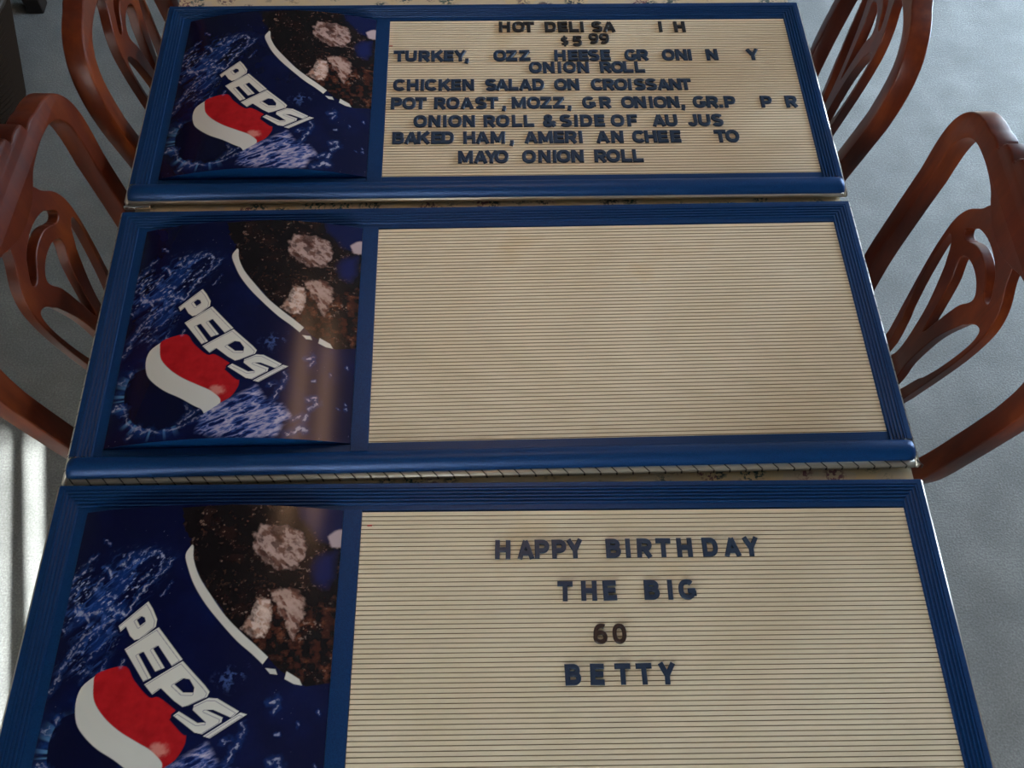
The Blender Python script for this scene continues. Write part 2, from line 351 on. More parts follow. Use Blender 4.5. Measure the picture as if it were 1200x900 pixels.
# ---------------------------------------------------------------- printed picture
XL, XR, YB, YT = -.350, -.024, -.3685, .002
BUL = .0235
RIM=[(146.6,321.9),(140.7,308.9),(147.0,290.3),(157.5,269.2),(174.1,246.0),(194.4,223.5),(216.1,201.8),(234.9,186.9),(248.5,175.0),(253.7,183.4),(238.1,196.8),(221.2,210.7),(199.6,231.0),(179.2,256.1),(161.4,280.7),(151.3,303.2),(149.0,319.1)]
RIM2=[(252.1,170.5),(258.0,164.2),(266.2,163.5),(263.4,169.7)]
RIM3=[(274.8,158.8),(285.7,153.5),(295.0,152.2),(291.1,159.4),(276.1,167.8)]
DRINK=[(127,372),(134,347),(147,322),(151,303),(161,281),(179,256),(200,231),(221,211),(238,197),(254,183),(265,171),(287,157),(299,151),(336,159),(341,266),(336,385)]
NAVYC=[(269.7,376.0),(274.9,360.0),(285.9,347.9),(297.1,333.3),(309.6,329.9),(338.3,340.9),(336.4,385.3)]
NAVYD=[(294.9,298.2),(304.3,312.9),(320.4,318.4),(319.8,286.4),(312.5,272.1),(298.1,277.6)]
ICE1=[(228.0,349.8),(254.9,349.4),(280.1,341.6),(284.9,312.6),(273.0,292.6),(252.8,291.7),(240.1,299.8),(223.8,311.9),(221.1,333.1)]
ICE2=[(248.7,265.4),(272.5,269.1),(287.2,258.0),(288.9,235.3),(280.6,204.3),(271.5,223.2),(260.3,242.2)]
ICE3=[(220.7,216.8),(229.1,234.7),(233.4,255.3),(249.7,251.4),(251.5,226.3),(247.0,207.3),(233.3,207.6)]
ICE4=[(310.1,339.5),(316.9,347.6),(329.3,352.0),(330.4,326.1),(314.9,325.5)]
BROWN=[(233,260),(253,262),(276,209),(294,246),(321,271),(336,159),(299,151),(257,182),(226,207)]
RED=[(56.2,165.6),(71.8,171.9),(92.0,173.2),(104.4,156.6),(124.8,137.4),(136.6,136.7),(157.9,122.0),(152.3,111.8),(168.4,96.6),(174.0,94.3),(173.6,84.1),(165.8,68.7),(152.7,59.1),(150.8,66.9),(138.0,78.5),(119.3,88.6),(96.0,101.7),(75.8,117.5),(60.9,135.5),(56.2,152.6)]
BAND=[(56.3,164.9),(41.7,152.4),(38.5,134.1),(44.1,112.4),(56.8,97.0),(75.1,82.4),(96.6,70.3),(115.7,57.7),(128.2,50.4),(132.8,43.6),(152.7,59.1),(150.8,66.9),(138.0,78.5),(119.3,88.6),(96.0,101.7),(75.8,117.5),(60.9,135.5),(56.2,152.6)]
GLOBE=[(41.1,124.4),(24.7,117.8),(16.2,100.9),(16.1,78.4),(23.0,57.3),(36.5,37.8),(56.3,26.6),(76.4,22.6),(98.7,28.7),(120.3,37.8),(132.8,43.6),(126.1,51.6),(96.6,70.3),(75.1,82.4),(56.8,97.0),(44.1,112.4)]
LP=[(104.5,250.8),(73.1,222.5),(76.8,215.6),(82.6,221.3),(89.4,209.9),(95.9,204.3),(103.8,206.0),(118.8,219.5),(119.0,228.2),(111.6,241.3)]
LPH=[(99.6,233.1),(94.2,228.7),(99.4,221.2),(105.7,226.3),(103.6,231.3)]
LE=[(122.6,218.5),(156.8,179.7),(145.8,172.4),(125.9,196.9),(120.1,193.2),(137.5,170.4),(127.5,166.2),(109.6,190.1),(103.9,187.2),(123.6,159.4),(115.5,155.2),(86.0,193.9)]
LP2=[(157.5,177.8),(117.0,152.0),(128.4,140.2),(137.3,147.2),(154.7,132.5),(165.2,125.7),(171.7,127.4),(191.0,136.7),(193.0,142.5),(186.8,149.6)]
LP2H=[(161.6,158.1),(151.6,151.3),(163.4,141.6),(175.1,141.4),(175.4,147.2),(168.6,156.8)]
LS=[(193.1,135.5),(202.7,135.0),(228.5,120.9),(221.3,113.7),(200.1,122.4),(191.5,122.3),(211.4,113.9),(210.5,108.8),(191.3,95.8),(182.6,97.6),(156.2,116.3),(161.9,120.7),(184.4,107.8),(193.8,108.5),(177.1,122.3),(177.5,127.4)]
LI=[(230.3,119.6),(237.5,117.7),(200.3,91.3),(192.5,93.5)]
FOAM=[(131,57),(156,59),(180,73),(196,84),(205,75),(212,62),(234,56),(245,39),(237,26),(231,11),(197,6),(150,9),(127,18)]
FOAM2=[(196.7,157.9),(215.0,170.3),(232.1,173.5),(229.3,161.3),(215.3,144.2)]
MISTA=[(126,307),(97,320),(57,315),(7,298),(-12,279),(-7,238),(23,204),(6,173),(63,164),(72,211),(82,229)]
STREAKS=[([(126.6,304.5),(116.0,288.3),(97.7,268.0),(87.4,251.3),(79.1,235.9),(63.9,239.2)],2.2,0.8),([(96.1,312.5),(106.3,315.4),(113.9,305.5),(111.6,289.9),(106.3,282.6)],1.8,0.7),([(79.1,235.9),(59.0,243.7),(42.1,242.6),(23.3,238.4),(13.4,245.4)],5,0.75),([(65.0,231.5),(42.1,215.1),(23.9,196.2),(14.1,178.6)],2.5,0.5),([(53.2,225.8),(29.8,212.3),(17.7,194.9),(10.9,171.9)],2.5,0.45),([(71.5,215.7),(57.1,200.5),(40.9,183.5),(24.2,169.5)],1.6,0.35),([(-5.3,279.1),(3.8,288.6),(15.9,296.4)],2.2,0.8),([(16.4,306.8),(25.9,316.8)],2.2,0.8),([(34.1,335.2),(40.9,327.2)],1.5,0.8),([(42.1,297.9),(52.7,285.6)],2.5,0.8),([(68.1,313.4),(74.3,315.2),(61.6,298.6),(70.6,296.0)],2.0,0.7),([(78.2,302.8),(87.2,306.9)],1.5,0.7),([(26.2,260.7),(32.6,274.9),(38.8,284.1)],2.2,0.7),([(-5.3,253.4),(1.5,263.2),(7.5,267.0)],2,0.6),([(89.9,279.2),(98.7,284.7)],2,0.7),([(118.7,258.5),(127.1,265.5),(130.0,275.6)],1.5,0.5),([(42.2,255.2),(49.9,261.6),(56.8,258.0)],2.2,0.6),([(4.7,219.6),(-0.7,225.6)],2,0.5),([(13.9,255.4),(20.2,244.0),(35.3,231.2)],2.5,0.6),([(64.8,170.4),(65.4,187.2)],2,0.45),([(86.0,172.7),(85.8,181.1)],2,0.5),([(11.9,179.0),(6.9,158.4),(-2.9,143.3)],3.5,0.6),([(40.9,157.2),(45.0,170.9)],2,0.5),([(11.7,108.5),(3.8,105.4),(15.1,101.1)],3,0.6),([(18.2,118.9),(21.4,112.6)],2.5,0.6),([(-8.0,60.9),(5.4,63.5),(20.0,62.1)],4,0.75),([(7.1,71.0),(18.2,66.9)],3,0.6),([(15.8,51.8),(25.8,52.9)],2,0.6),([(32.2,16.9),(38.4,26.7),(45.6,31.1)],4,0.55),([(51.7,18.6),(58.8,23.1),(64.4,24.5)],4,0.6),([(18.3,60.2),(30.7,36.5),(52.8,23.8),(77.0,18.9),(99.3,24.3),(120.9,33.5),(133.1,41.4)],2.6,0.45),([(98.3,30.8),(115.0,49.0),(106.0,58.5)],3,0.35),([(108.7,38.6),(124.6,48.4)],3,0.5),([(220.6,64.5),(227.1,75.9),(230.0,85.0)],3,0.7),([(214.8,86.7),(223.8,91.5)],2.5,0.6),([(233.2,91.9),(237.3,98.9),(233.7,107.8)],3,0.7),([(261.3,131.6),(269.6,135.8)],3.5,0.8),([(266.8,121.6),(270.2,127.7)],2.5,0.7),([(267.8,67.1),(276.0,70.0),(280.3,61.5),(269.8,51.8)],4,0.75),([(251.0,33.1),(257.7,41.1)],3.2,0.8),([(263.7,34.9),(268.8,40.8)],3,0.7),([(245.2,13.4),(254.1,16.0),(262.6,24.1),(266.7,19.0)],5,0.75),([(294.5,109.3),(295.3,108.0)],1.8,0.9),([(306.5,57.0),(307.3,55.8)],1.8,0.9),([(317.6,57.7),(318.4,56.5)],1.8,0.9),([(315.2,122.8),(316.0,121.5)],1.8,0.9),([(272.2,97.9),(273.0,96.6)],1.8,0.9),([(316.3,65.3),(317.1,64.1)],1.8,0.9)]
ROWS_TOP=[('HOT DELI SA I H', 'black', [('H', 201.8, -18.4), ('O', 226.2, -18.6), ('T', 244.2, -18.8), ('D', 282.7, -19.1), ('E', 304.5, -19.2), ('L', 324.1, -19.4), ('I', 338.5, -19.5), ('S', 364.9, -19.7), ('A', 386.3, -19.9), ('I', 477.1, -20.6), ('H', 511.2, -20.9)]), ('$5 99', 'black', [('$', 305.9, -56.0), ('5', 327.7, -56.2)]), ('$5 99', 'black', [('9', 356.8, -50.4), ('9', 375.5, -50.6)]), ('TURKEY, OZZ HEESE GR ONI N Y', 'navy', [('T', 19.0, -91.1), ('U', 39.1, -91.2), ('R', 62.3, -91.3), ('K', 84.3, -91.4), ('E', 103.8, -91.5), ('Y', 123.9, -91.6), (',', 135.0, -91.7), ('O', 192.0, -91.9), ('Z', 212.2, -92.0), ('Z', 234.6, -92.1), ('H', 295.8, -92.4), ('E', 318.0, -92.5), ('E', 336.4, -92.6), ('S', 354.3, -92.7), ('E', 374.5, -92.8), ('G', 418.5, -93.0), ('R', 439.4, -93.1), ('O', 483.8, -93.4), ('N', 506.1, -93.5), ('I', 520.9, -93.5), ('N', 559.4, -93.7), ('Y', 630.5, -94.1)]), ('ONION ROLL', 'navy', [('O', 252.3, -122.1), ('N', 275.0, -122.2), ('I', 293.3, -122.3), ('O', 310.8, -122.4), ('N', 333.9, -122.6), ('R', 373.0, -122.8), ('O', 393.1, -122.9), ('L', 411.2, -123.0), ('L', 431.0, -123.2)]), ('CHICKEN SALAD ON CROISSANT', 'navy', [('C', 21.3, -162.2), ('H', 43.8, -162.3), ('I', 60.0, -162.5), ('C', 74.8, -162.6), ('K', 97.4, -162.8), ('E', 116.8, -163.0), ('N', 137.2, -163.1), ('S', 175.5, -163.5), ('A', 194.2, -163.6), ('L', 213.5, -163.8), ('A', 233.8, -164.0), ('D', 255.5, -164.1), ('O', 293.3, -164.5), ('N', 314.5, -164.6), ('C', 355.0, -165.0), ('R', 374.7, -165.2), ('O', 395.2, -165.3), ('I', 410.4, -165.5), ('S', 427.3, -165.6), ('S', 446.6, -165.8), ('A', 467.6, -165.9), ('N', 487.5, -166.1), ('T', 505.1, -166.3)]), ('POT ROAST, MOZZ, GR ONION, GR.P P R', 'navy', [('P', 18.0, -205.8), ('O', 38.9, -205.9), ('T', 58.0, -206.0), ('R', 90.4, -206.2), ('O', 111.6, -206.3), ('A', 134.9, -206.5), ('S', 158.3, -206.6), ('T', 177.2, -206.7), (',', 196.8, -206.8), ('M', 221.3, -206.9), ('O', 245.9, -207.1), ('Z', 266.4, -207.2), ('Z', 287.8, -207.3), (',', 305.6, -207.4), ('G', 338.1, -207.6), ('R', 366.0, -207.7), ('O', 403.5, -207.9), ('N', 423.8, -208.0), ('I', 442.2, -208.1), ('O', 457.8, -208.2), ('N', 479.2, -208.4), (',', 495.4, -208.4), ('G', 523.4, -208.6), ('R', 545.6, -208.7), ('.', 558.8, -208.8), ('P', 574.7, -208.9), ('P', 636.1, -209.2), ('R', 678.5, -209.4)]), ('ONION ROLL & SIDE OF AU JUS', 'navy', [('O', 58.2, -247.7), ('N', 81.6, -247.9), ('I', 98.5, -248.0), ('O', 115.3, -248.1), ('N', 138.0, -248.3), ('R', 172.1, -248.5), ('O', 193.7, -248.7), ('L', 217.0, -248.8), ('L', 236.5, -249.0), ('&', 270.3, -249.2), ('S', 297.4, -249.4), ('I', 314.2, -249.5), ('D', 331.1, -249.6), ('E', 353.0, -249.8), ('O', 382.8, -250.0), ('F', 407.0, -250.1), ('A', 451.0, -250.4), ('U', 471.8, -250.6), ('J', 506.8, -250.8), ('U', 526.4, -250.9), ('S', 547.9, -251.1)]), ('BAKED HAM, AMERI AN CHEE TO', 'navy', [('B', 23.3, -284.6), ('A', 44.5, -284.7), ('K', 64.2, -284.8), ('E', 85.0, -284.9), ('D', 103.5, -285.1), ('H', 138.5, -285.3), ('A', 159.7, -285.4), ('M', 184.7, -285.5), (',', 207.4, -285.7), ('A', 238.7, -285.9), ('M', 262.3, -286.0), ('E', 284.2, -286.1), ('R', 304.0, -286.2), ('I', 319.4, -286.3), ('A', 355.5, -286.5), ('N', 379.3, -286.7), ('C', 414.2, -286.9), ('H', 434.0, -287.0), ('E', 453.8, -287.1), ('E', 474.8, -287.3), ('T', 548.2, -287.7), ('O', 567.9, -287.8)]), ('MAYO ONION ROLL', 'navy', [('M', 132.2, -328.1), ('A', 156.5, -328.2), ('Y', 173.6, -328.3), ('O', 190.0, -328.3), ('O', 234.1, -328.5), ('N', 258.8, -328.5), ('I', 275.2, -328.6), ('O', 289.6, -328.6), ('N', 311.9, -328.7), ('R', 349.1, -328.8), ('O', 369.6, -328.9), ('L', 390.9, -329.0), ('L', 409.2, -329.1)])]
ROWS_NEAR=[('HAPPY BIRTHDAY', 'navy', [('H', 179.8, -53.3), ('A', 208.6, -53.2), ('P', 229.2, -53.1), ('P', 250.8, -53.1), ('Y', 270.6, -53.0), ('B', 319.2, -52.8), ('I', 337.7, -52.7), ('R', 358.9, -52.7), ('T', 382.5, -52.6), ('H', 409.3, -52.5), ('D', 441.7, -52.3), ('A', 469.5, -52.2), ('Y', 493.6, -52.1)]), ('THE BIG', 'navy', [('T', 256.0, -108.3), ('H', 285.5, -108.1), ('E', 311.1, -108.0), ('B', 363.1, -107.8), ('I', 385.8, -107.7), ('G', 406.8, -107.6)]), ('60', 'brown', [('6', 296.2, -162.1), ('0', 319.3, -162.2)]), ('BETTY', 'navy', [('B', 260.9, -210.8), ('E', 289.7, -210.8), ('T', 319.9, -210.8), ('T', 345.2, -210.8), ('Y', 372.3, -210.8)])]

def smooth_poly(P, k=4):      # round the outline but keep real corners
    out = []; n = len(P)
    for i in range(n):
        p = [np.array(P[(i + j) % n]) for j in (-1, 0, 1, 2)]
        def corner(a, q, c_):
            u, v = q - a, c_ - q; return np.dot(u, v) / (np.linalg.norm(u) * np.linalg.norm(v) + 1e-9) < .35
        p0 = p[1] if corner(p[0], p[1], p[2]) else p[0]; p3 = p[2] if corner(p[1], p[2], p[3]) else p[3]
        for j in range(k):
            t = j / k; out.append(tuple(.5 * (2 * p[1] + (p[2] - p0) * t + (2 * p0 - 5 * p[1] + 4 * p[2] - p3) * t * t + (3 * p[1] - p0 - 3 * p[2] + p3) * t ** 3)))
    return out
RIM, BAND, RED_S, GLOBE = smooth_poly(RIM), smooth_poly(BAND), smooth_poly(RED), smooth_poly(GLOBE)
def poly_sdf(X, Y, P):
    d = np.full(X.shape, 1e9); ins = np.zeros(X.shape, bool); n = len(P)
    for i in range(n):
        x0, y0 = P[i]; x1, y1 = P[(i + 1) % n]; ex, ey = x1 - x0, y1 - y0; L = ex * ex + ey * ey + 1e-12
        t = np.clip(((X - x0) * ex + (Y - y0) * ey) / L, 0, 1); dx, dy = X - x0 - t * ex, Y - y0 - t * ey
        d = np.minimum(d, dx * dx + dy * dy)
        c = ((y0 > Y) != (y1 > Y)) & (X < ex * (Y - y0) / (ey if abs(ey) > 1e-9 else 1e-9) + x0); ins ^= c
    return np.where(ins, -np.sqrt(d), np.sqrt(d))
def seg_d(X, Y, P):
    d = np.full(X.shape, 1e9)
    for i in range(len(P) - 1):
        x0, y0 = P[i]; x1, y1 = P[i + 1]; ex, ey = x1 - x0, y1 - y0; L = ex * ex + ey * ey + 1e-12
        t = np.clip(((X - x0) * ex + (Y - y0) * ey) / L, 0, 1); d = np.minimum(d, (X - x0 - t * ex) ** 2 + (Y - y0 - t * ey) ** 2)
    return np.sqrt(d)
def vnoise(X, Y, seed):
    xi, yi = np.floor(X).astype(int), np.floor(Y).astype(int); fx, fy = X - xi, Y - yi
    r = np.random.RandomState(seed).rand(256, 256); g = lambda a, b_: r[a % 256, b_ % 256]
    u, v = fx * fx * (3 - 2 * fx), fy * fy * (3 - 2 * fy)
    return (g(xi, yi) * (1 - u) + g(xi + 1, yi) * u) * (1 - v) + (g(xi, yi + 1) * (1 - u) + g(xi + 1, yi + 1) * u) * v
def fbm(X, Y, seed, o=5):
    s = 0; a = .5; t = 0
    for k in range(o): s = s + a * vnoise(X * 2 ** k + 17 * k, Y * 2 ** k + 31 * k, seed + k); t += a; a *= .55
    return s / t
def picture_colors(X, Y):      # X, Y in millimetres from the lower left corner of the print
    sm = lambda e0, e1, v: (lambda t: t * t * (3 - 2 * t))(np.clip((v - e0) / (e1 - e0), 0, 1))
    C = np.zeros(X.shape + (3,))
    def lay(a, c): C[...] = C * (1 - a[..., None]) + np.array(c) * a[..., None] if not isinstance(c, np.ndarray) else C * (1 - a[..., None]) + c * a[..., None]
    wx = X + 6 * (fbm(X / 14, Y / 14, 3) - .5); wy = Y + 6 * (fbm(X / 14, Y / 14, 9) - .5)
    lay(np.ones(X.shape), (.0020, .0035, .032))
    lay(sm(.45, .8, fbm(X / 60, Y / 60, 40)) * .6, (.003, .008, .065))
    # splash haze on the upper left, streaked along the diagonal
    a = (X + Y * .9) / 1.345; b_ = (Y - X * .9) / 1.345
    rid = 1 - np.abs(2 * fbm(a / 26 + fbm(X / 20, Y / 20, 5), b_ / 9, 21) - 1)
    m = sm(12, -22, poly_sdf(wx, wy, MISTA))
    lay(m * sm(.40, .85, fbm(a / 34, b_ / 12, 60)) * .7, (.008, .045, .24))
    lay(m * sm(.80, .97, rid) * .55 * sm(.3, .6, fbm(X / 9, Y / 9, 61)), (.05, .14, .48))
    sp = fbm(wx / 4.2, wy / 4.2, 77, 4); sp2 = fbm(a / 5, b_ / 2.4, 79, 4)
    drops = sm(.60, .70, sp2) * sm(.46, .62, fbm(X / 17, Y / 17, 50))
    lay(m * drops * .8, (.20, .28, .56)); lay(m * sm(.66, .78, sp2) * sm(.48, .62, fbm(X / 17, Y / 17, 50)) * .8, (.55, .55, .66))
    gl = poly_sdf(X, Y, GLOBE)
    left = sm(120, 30, X + .35 * Y - 20)
    lay(sm(24, 0, gl) * left * sm(.35, .8, fbm(a / 12, b_ / 12, 90)) * .6, (.008, .055, .28))
    ray = vnoise(np.arctan2(Y - 75, X - 70) * 14, X * 0, 610); lay(sm(20, 0, gl) * sm(0, 40, 130 - Y) * sm(120, 60, X) * sm(.55, .85, ray) * .7, (.12, .32, .60))
    # white foam under the word
    f = sm(6, -7, poly_sdf(wx, wy, FOAM)); ca = (X + Y * .45) / 1.1; cb_ = (Y - X * .45) / 1.1
    th = .35 * fbm(ca / 22, cb_ / 7, 33) + .65 * (1 - np.abs(2 * fbm(ca / 20 + .5 * fbm(X / 12, Y / 12, 36), cb_ / 6, 34) - 1))
    lay(f * .6, (.005, .015, .10)); lay(f * sm(.55, .72, th) * .85, (.05, .11, .36)); lay(f * sm(.66, .84, th) * .9, (.42, .38, .52)); lay(f * sm(.80, .92, th) * sm(.4, .6, sp) * .8, (.66, .60, .68))
    f2 = sm(8, -10, poly_sdf(wx, wy, FOAM2)); lay(f2 * sm(.5, .7, sp) * .5, (.10, .18, .5))
    # fine spray
    spk = vnoise(X / 1.7, Y / 1.7, 123); reg = sm(0, 200, X) * .5 + .5
    lay(sm(.965, .99, spk) * sm(.5, .62, fbm(X / 40, Y / 40, 8)) * .7, (.3, .34, .5))
    # drink and ice
    dr = sm(1.0, -1.0, poly_sdf(X + 5 * (vnoise(X / 5, Y / 5, 4) - .5) * sm(0, 12, -(190 - Y)), Y, DRINK))
    dc = np.zeros(X.shape + (3,)) + np.array((.006, .004, .005)); n1 = fbm(wx / 7, wy / 7, 200, 5); n2 = fbm(X / 3, Y / 3, 220, 3)
    bw = sm(12, -14, poly_sdf(wx, wy, BROWN))
    def dl(a_, c): dc[...] = dc * (1 - a_[..., None]) + np.array(c) * a_[..., None]
    n3 = fbm(wx / 16, wy / 16, 240, 4)
    dl(sm(.50, .72, n3) * .45, (.028, .009, .007)); dl(bw * sm(.40, .66, n1) * .75, (.070, .017, .009)); dl(bw * sm(.56, .74, n1) * sm(.45, .62, n3) * .8, (.19, .06, .028))
    dl(sm(.58, .72, n2) * sm(.52, .68, n1) * .45, (.12, .05, .03)); dl(sm(.68, .78, n2) * sm(.54, .66, n3) * .6, (.36, .24, .19))
    for P, c1, c2, w_ in ((ICE1, (.16, .075, .055), (.48, .33, .29), 1), (ICE2, (.20, .085, .06), (.50, .34, .28), 1), (ICE3, (.45, .25, .18), (.72, .56, .48), 1), (ICE4, (.35, .22, .22), (.6, .42, .40), 1)):
        k = sm(2.5, -2.5, poly_sdf(X + 9 * (fbm(X / 7, Y / 7, 300) - .5), Y + 9 * (fbm(X / 7, Y / 7, 310) - .5), P))
        r2 = 1 - np.abs(2 * fbm(a / 9 + fbm(X / 8, Y / 8, 325), b_ / 16, 320, 4) - 1); r3 = fbm(a / 8, b_ / 15, 330, 4)
        dl(k * .92, c1); dl(k * sm(.62, .92, r2) * .8, c2); dl(k * sm(.50, .34, r3) * .8, (.045, .016, .012)); dl(k * sm(.60, .72, r3) * .5, tuple(1.15 * q for q in c2))
    dl(sm(6, -6, poly_sdf(wx, wy, NAVYC)), (.004, .008, .055)); dl(sm(8, -8, poly_sdf(wx, wy, NAVYD)) * .9, (.008, .014, .09))
    k4 = sm(2, -2, poly_sdf(wx, wy, ICE4)); dl(k4, (.48, .36, .36))
    lay(dr, dc)
    e = lambda P, s=.45: sm(s, -s, poly_sdf(X, Y, P))
    wc = (.66, .63, .56)
    lay(e(RIM), wc); lay(e(RIM2), wc); lay(e(RIM3), wc)
    # globe
    lay(e(GLOBE, .8), (.0022, .0035, .026)); lay(e(BAND), (.64, .64, .60)); 
    redn = fbm(a / 10, b_ / 10, 400)
    rc = np.zeros(X.shape + (3,)) + np.array((.42, .010, .014)); rc = rc * (0.75 + .6 * redn[..., None]); lay(e(RED_S, .6), rc)
    hl = np.exp(-(((X - RED[13][0] + 6) / 14) ** 2 + ((Y - RED[13][1] - 12) / 10) ** 2)); lay(e(RED) * sm(.3, .9, hl * (.5 + sp)) * .6, (.75, .36, .30))
    for P, wd, br in STREAKS:
        d = seg_d(X + 9 * (fbm(X / 6, Y / 6, 500) - .5), Y + 9 * (fbm(X / 6, Y / 6, 510) - .5), P)
        ww = wd * .95 * sm(.25, .75, fbm(X / 3.2, Y / 3.2, 520, 3)) + .05
        lay(sm(wd * 2.2, wd * .4, d) * br * .30, (.02, .09, .38)); lay(sm(ww, ww * .25, d) * br * (.45 + .55 * sm(.4, .6, sp)), (.46, .47, .60))
    L = [e(LE), np.maximum(e(LP) - e(LPH), 0), np.maximum(e(LP2) - e(LP2H), 0), e(LS), e(LI)]
    sd = np.minimum.reduce([poly_sdf(X, Y, P) for P in (LP, LE, LP2, LS, LI)])
    lay(sm(3.4, 2.4, sd), (.003, .005, .04))
    for P, H in ((LP, LPH), (LE, None), (LP2, LP2H), (LS, None), (LI, None)):
        s_ = poly_sdf(X, Y, P)
        if H: s_ = np.maximum(s_, -poly_sdf(X, Y, H))
        lay(sm(1.1, .4, s_), (.003, .005, .04)); lay(sm(.35, -.35, s_), (.72, .70, .63))
        lay(sm(.75, .35, np.abs(s_ + 2.2)) * sm(-8, 8, (X + 3 - X) + 0) * .0, (.05, .05, .15))
        off = poly_sdf(X + 1.6, Y + 1.6, P)
        if H: off = np.maximum(off, -poly_sdf(X + 1.6, Y + 1.6, H))
        lay(sm(.55, .15, np.abs(off + 1.2)) * sm(.2, -.6, s_) * .75, (.06, .05, .16))
    return C
def picture_mesh():
    nx, ny = 430, 500
    u = np.linspace(0, 1, nx); v = np.linspace(0, 1, ny); U, V = np.meshgrid(u, v)
    X = XL + U * (XR - XL); Y = YB + V * (YT - YB); Z = -.002 + BUL * (1 - (2 * U - 1) ** 2)
    co = np.stack([X, Y, Z], -1).reshape(-1, 3).astype(np.float32)
    idx = np.arange(nx * ny).reshape(ny, nx); f = np.stack([idx[:-1, :-1], idx[:-1, 1:], idx[1:, 1:], idx[1:, :-1]], -1).reshape(-1, 4)
    me = bpy.data.meshes.new('printed_picture'); me.vertices.add(len(co)); me.vertices.foreach_set('co', co.ravel())
    me.loops.add(f.size); me.loops.foreach_set('vertex_index', f.ravel().astype(np.int32))
    me.polygons.add(len(f)); me.polygons.foreach_set('loop_start', (np.arange(len(f)) * 4).astype(np.int32)); me.polygons.foreach_set('loop_total', np.full(len(f), 4, np.int32))
    me.update(calc_edges=True)
    C = picture_colors(U * 326, V * (YT - YB) * 1000 + (YB + .374) * 1000)
    at = me.color_attributes.new('print', 'FLOAT_COLOR', 'POINT'); C4 = np.ones((nx * ny, 4), np.float32); C4[:, :3] = np.clip(C.reshape(-1, 3), 0, 1); at.data.foreach_set('color', C4.ravel())
    me.shade_smooth(); me.materials.append(PRINT); return me

# ---------------------------------------------------------------- menu boards
PW, PH = .700, .3674
ML, MR, MT, MB = .393, .031, .040, .044
def frame_prof(wd):      # (distance inward from the outer edge, height)
    p = [(0.0, -.012), (0.0, -.001), (.0015, .0015), (.0075, .0015)]
    for k in range(5):
        d = .0088 + k * .0046; z = .0022 - k * .0007
        p += [(d, z - .0016), (d + .0007, z + .0004), (d + .0024, z + .0004), (d + .0031, z - .0016)]
    p += [(.0302, -.0025), (max(wd, .0306) - .0002, -.0025), (max(wd, .0306), -.014)]
    return p
def frame_meshes():
    X0, X1, Y1, Y0 = -ML, PW + MR, MT, -PH - .014
    pl, pt, pr_ = frame_prof(.043), frame_prof(.038), frame_prof(.031); n = len(pl)
    def strip(A, B):
        vs = A + B; fs = [(i, i + 1, n + i + 1, n + i) for i in range(n - 1)]; return mesh_py('rail', vs, fs)
    L = lambda y: [(X0 + d, y, z) for d, z in pl]
    TL = [(X0 + pl[i][0], Y1 - pt[i][0], pt[i][1]) for i in range(n)]
    TR = [(X1 - pr_[i][0], Y1 - pt[i][0], pt[i][1]) for i in range(n)]
    Rr = [(X1 - d, Y0, z) for d, z in pr_]
    return strip(L(Y0), TL), strip(TL, TR), strip(TR, Rr)
def tube_mesh():         # rounded lower rail with rounded ends
    n = 20; vs = []; fs = []; ya, yb = -PH - .0125, -PH - MB; yc, r = (ya + yb) / 2, (ya - yb) / 2
    xs = [(-ML, .25), (-ML + .0012, .6), (-ML + .004, .85), (-ML + .009, .98), (-ML + .014, 1.0), (PW + MR - .014, 1.0), (PW + MR - .009, .98), (PW + MR - .004, .85), (PW + MR - .0012, .6), (PW + MR, .25)]
    for x, s in xs:
        for k in range(n + 1):
            t = math.pi * k / n; vs.append((x, yc + r * (.55 + .45 * s) * math.cos(t), -.008 + .018 * s * math.sin(t)))
    for i in range(len(xs) - 1):
        for k in range(n): fs.append((i * (n + 1) + k, i * (n + 1) + k + 1, (i + 1) * (n + 1) + k + 1, (i + 1) * (n + 1) + k))
    fs.append(tuple(range(n + 1))); fs.append(tuple((len(xs) - 1) * (n + 1) + k for k in range(n + 1)))
    me = mesh_py('lower_rail', vs, fs); smooth_by_angle(me, .7); return me
def letter_panel_mesh():
    p = .0059; n = int(PH / p); off = (PH - n * p) / 2
    prof = [(0, -.003), (-off, -.003)]; mats = [0]
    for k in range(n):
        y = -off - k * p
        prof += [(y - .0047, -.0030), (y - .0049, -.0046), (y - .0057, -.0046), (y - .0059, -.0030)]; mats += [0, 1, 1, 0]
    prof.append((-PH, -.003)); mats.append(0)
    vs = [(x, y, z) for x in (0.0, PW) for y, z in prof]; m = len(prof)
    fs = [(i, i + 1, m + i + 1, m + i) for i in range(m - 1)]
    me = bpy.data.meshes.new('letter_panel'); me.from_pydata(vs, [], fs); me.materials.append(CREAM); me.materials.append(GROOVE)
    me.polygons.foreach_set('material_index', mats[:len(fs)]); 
    bm = bmesh.new(); bm.from_mesh(me)
    for f in bm.faces:
        f.normal_update()
        if f.normal.z < 0: f.normal_flip()
    bm.to_mesh(me); bm.free(); return me
def ring_mesh(name, X0, X1, Y0, Y1, wl, wr_, wt, wb, z0, z1):
    bm = bmesh.new()
    box_bm(bm, (X0, Y0, z0), (X0 + wl, Y1, z1)); box_bm(bm, (X1 - wr_, Y0, z0), (X1, Y1, z1)); box_bm(bm, (X0 + wl, Y1 - wt, z0), (X1 - wr_, Y1, z1)); box_bm(bm, (X0 + wl, Y0, z0), (X1 - wr_, Y0 + wb, z1))
    bmesh.ops.bevel(bm, geom=list(bm.edges), offset=.0008, segments=2, affect='EDGES')
    me = bpy.data.meshes.new(name); bm.to_mesh(me); bm.free(); me.shade_smooth(); return me
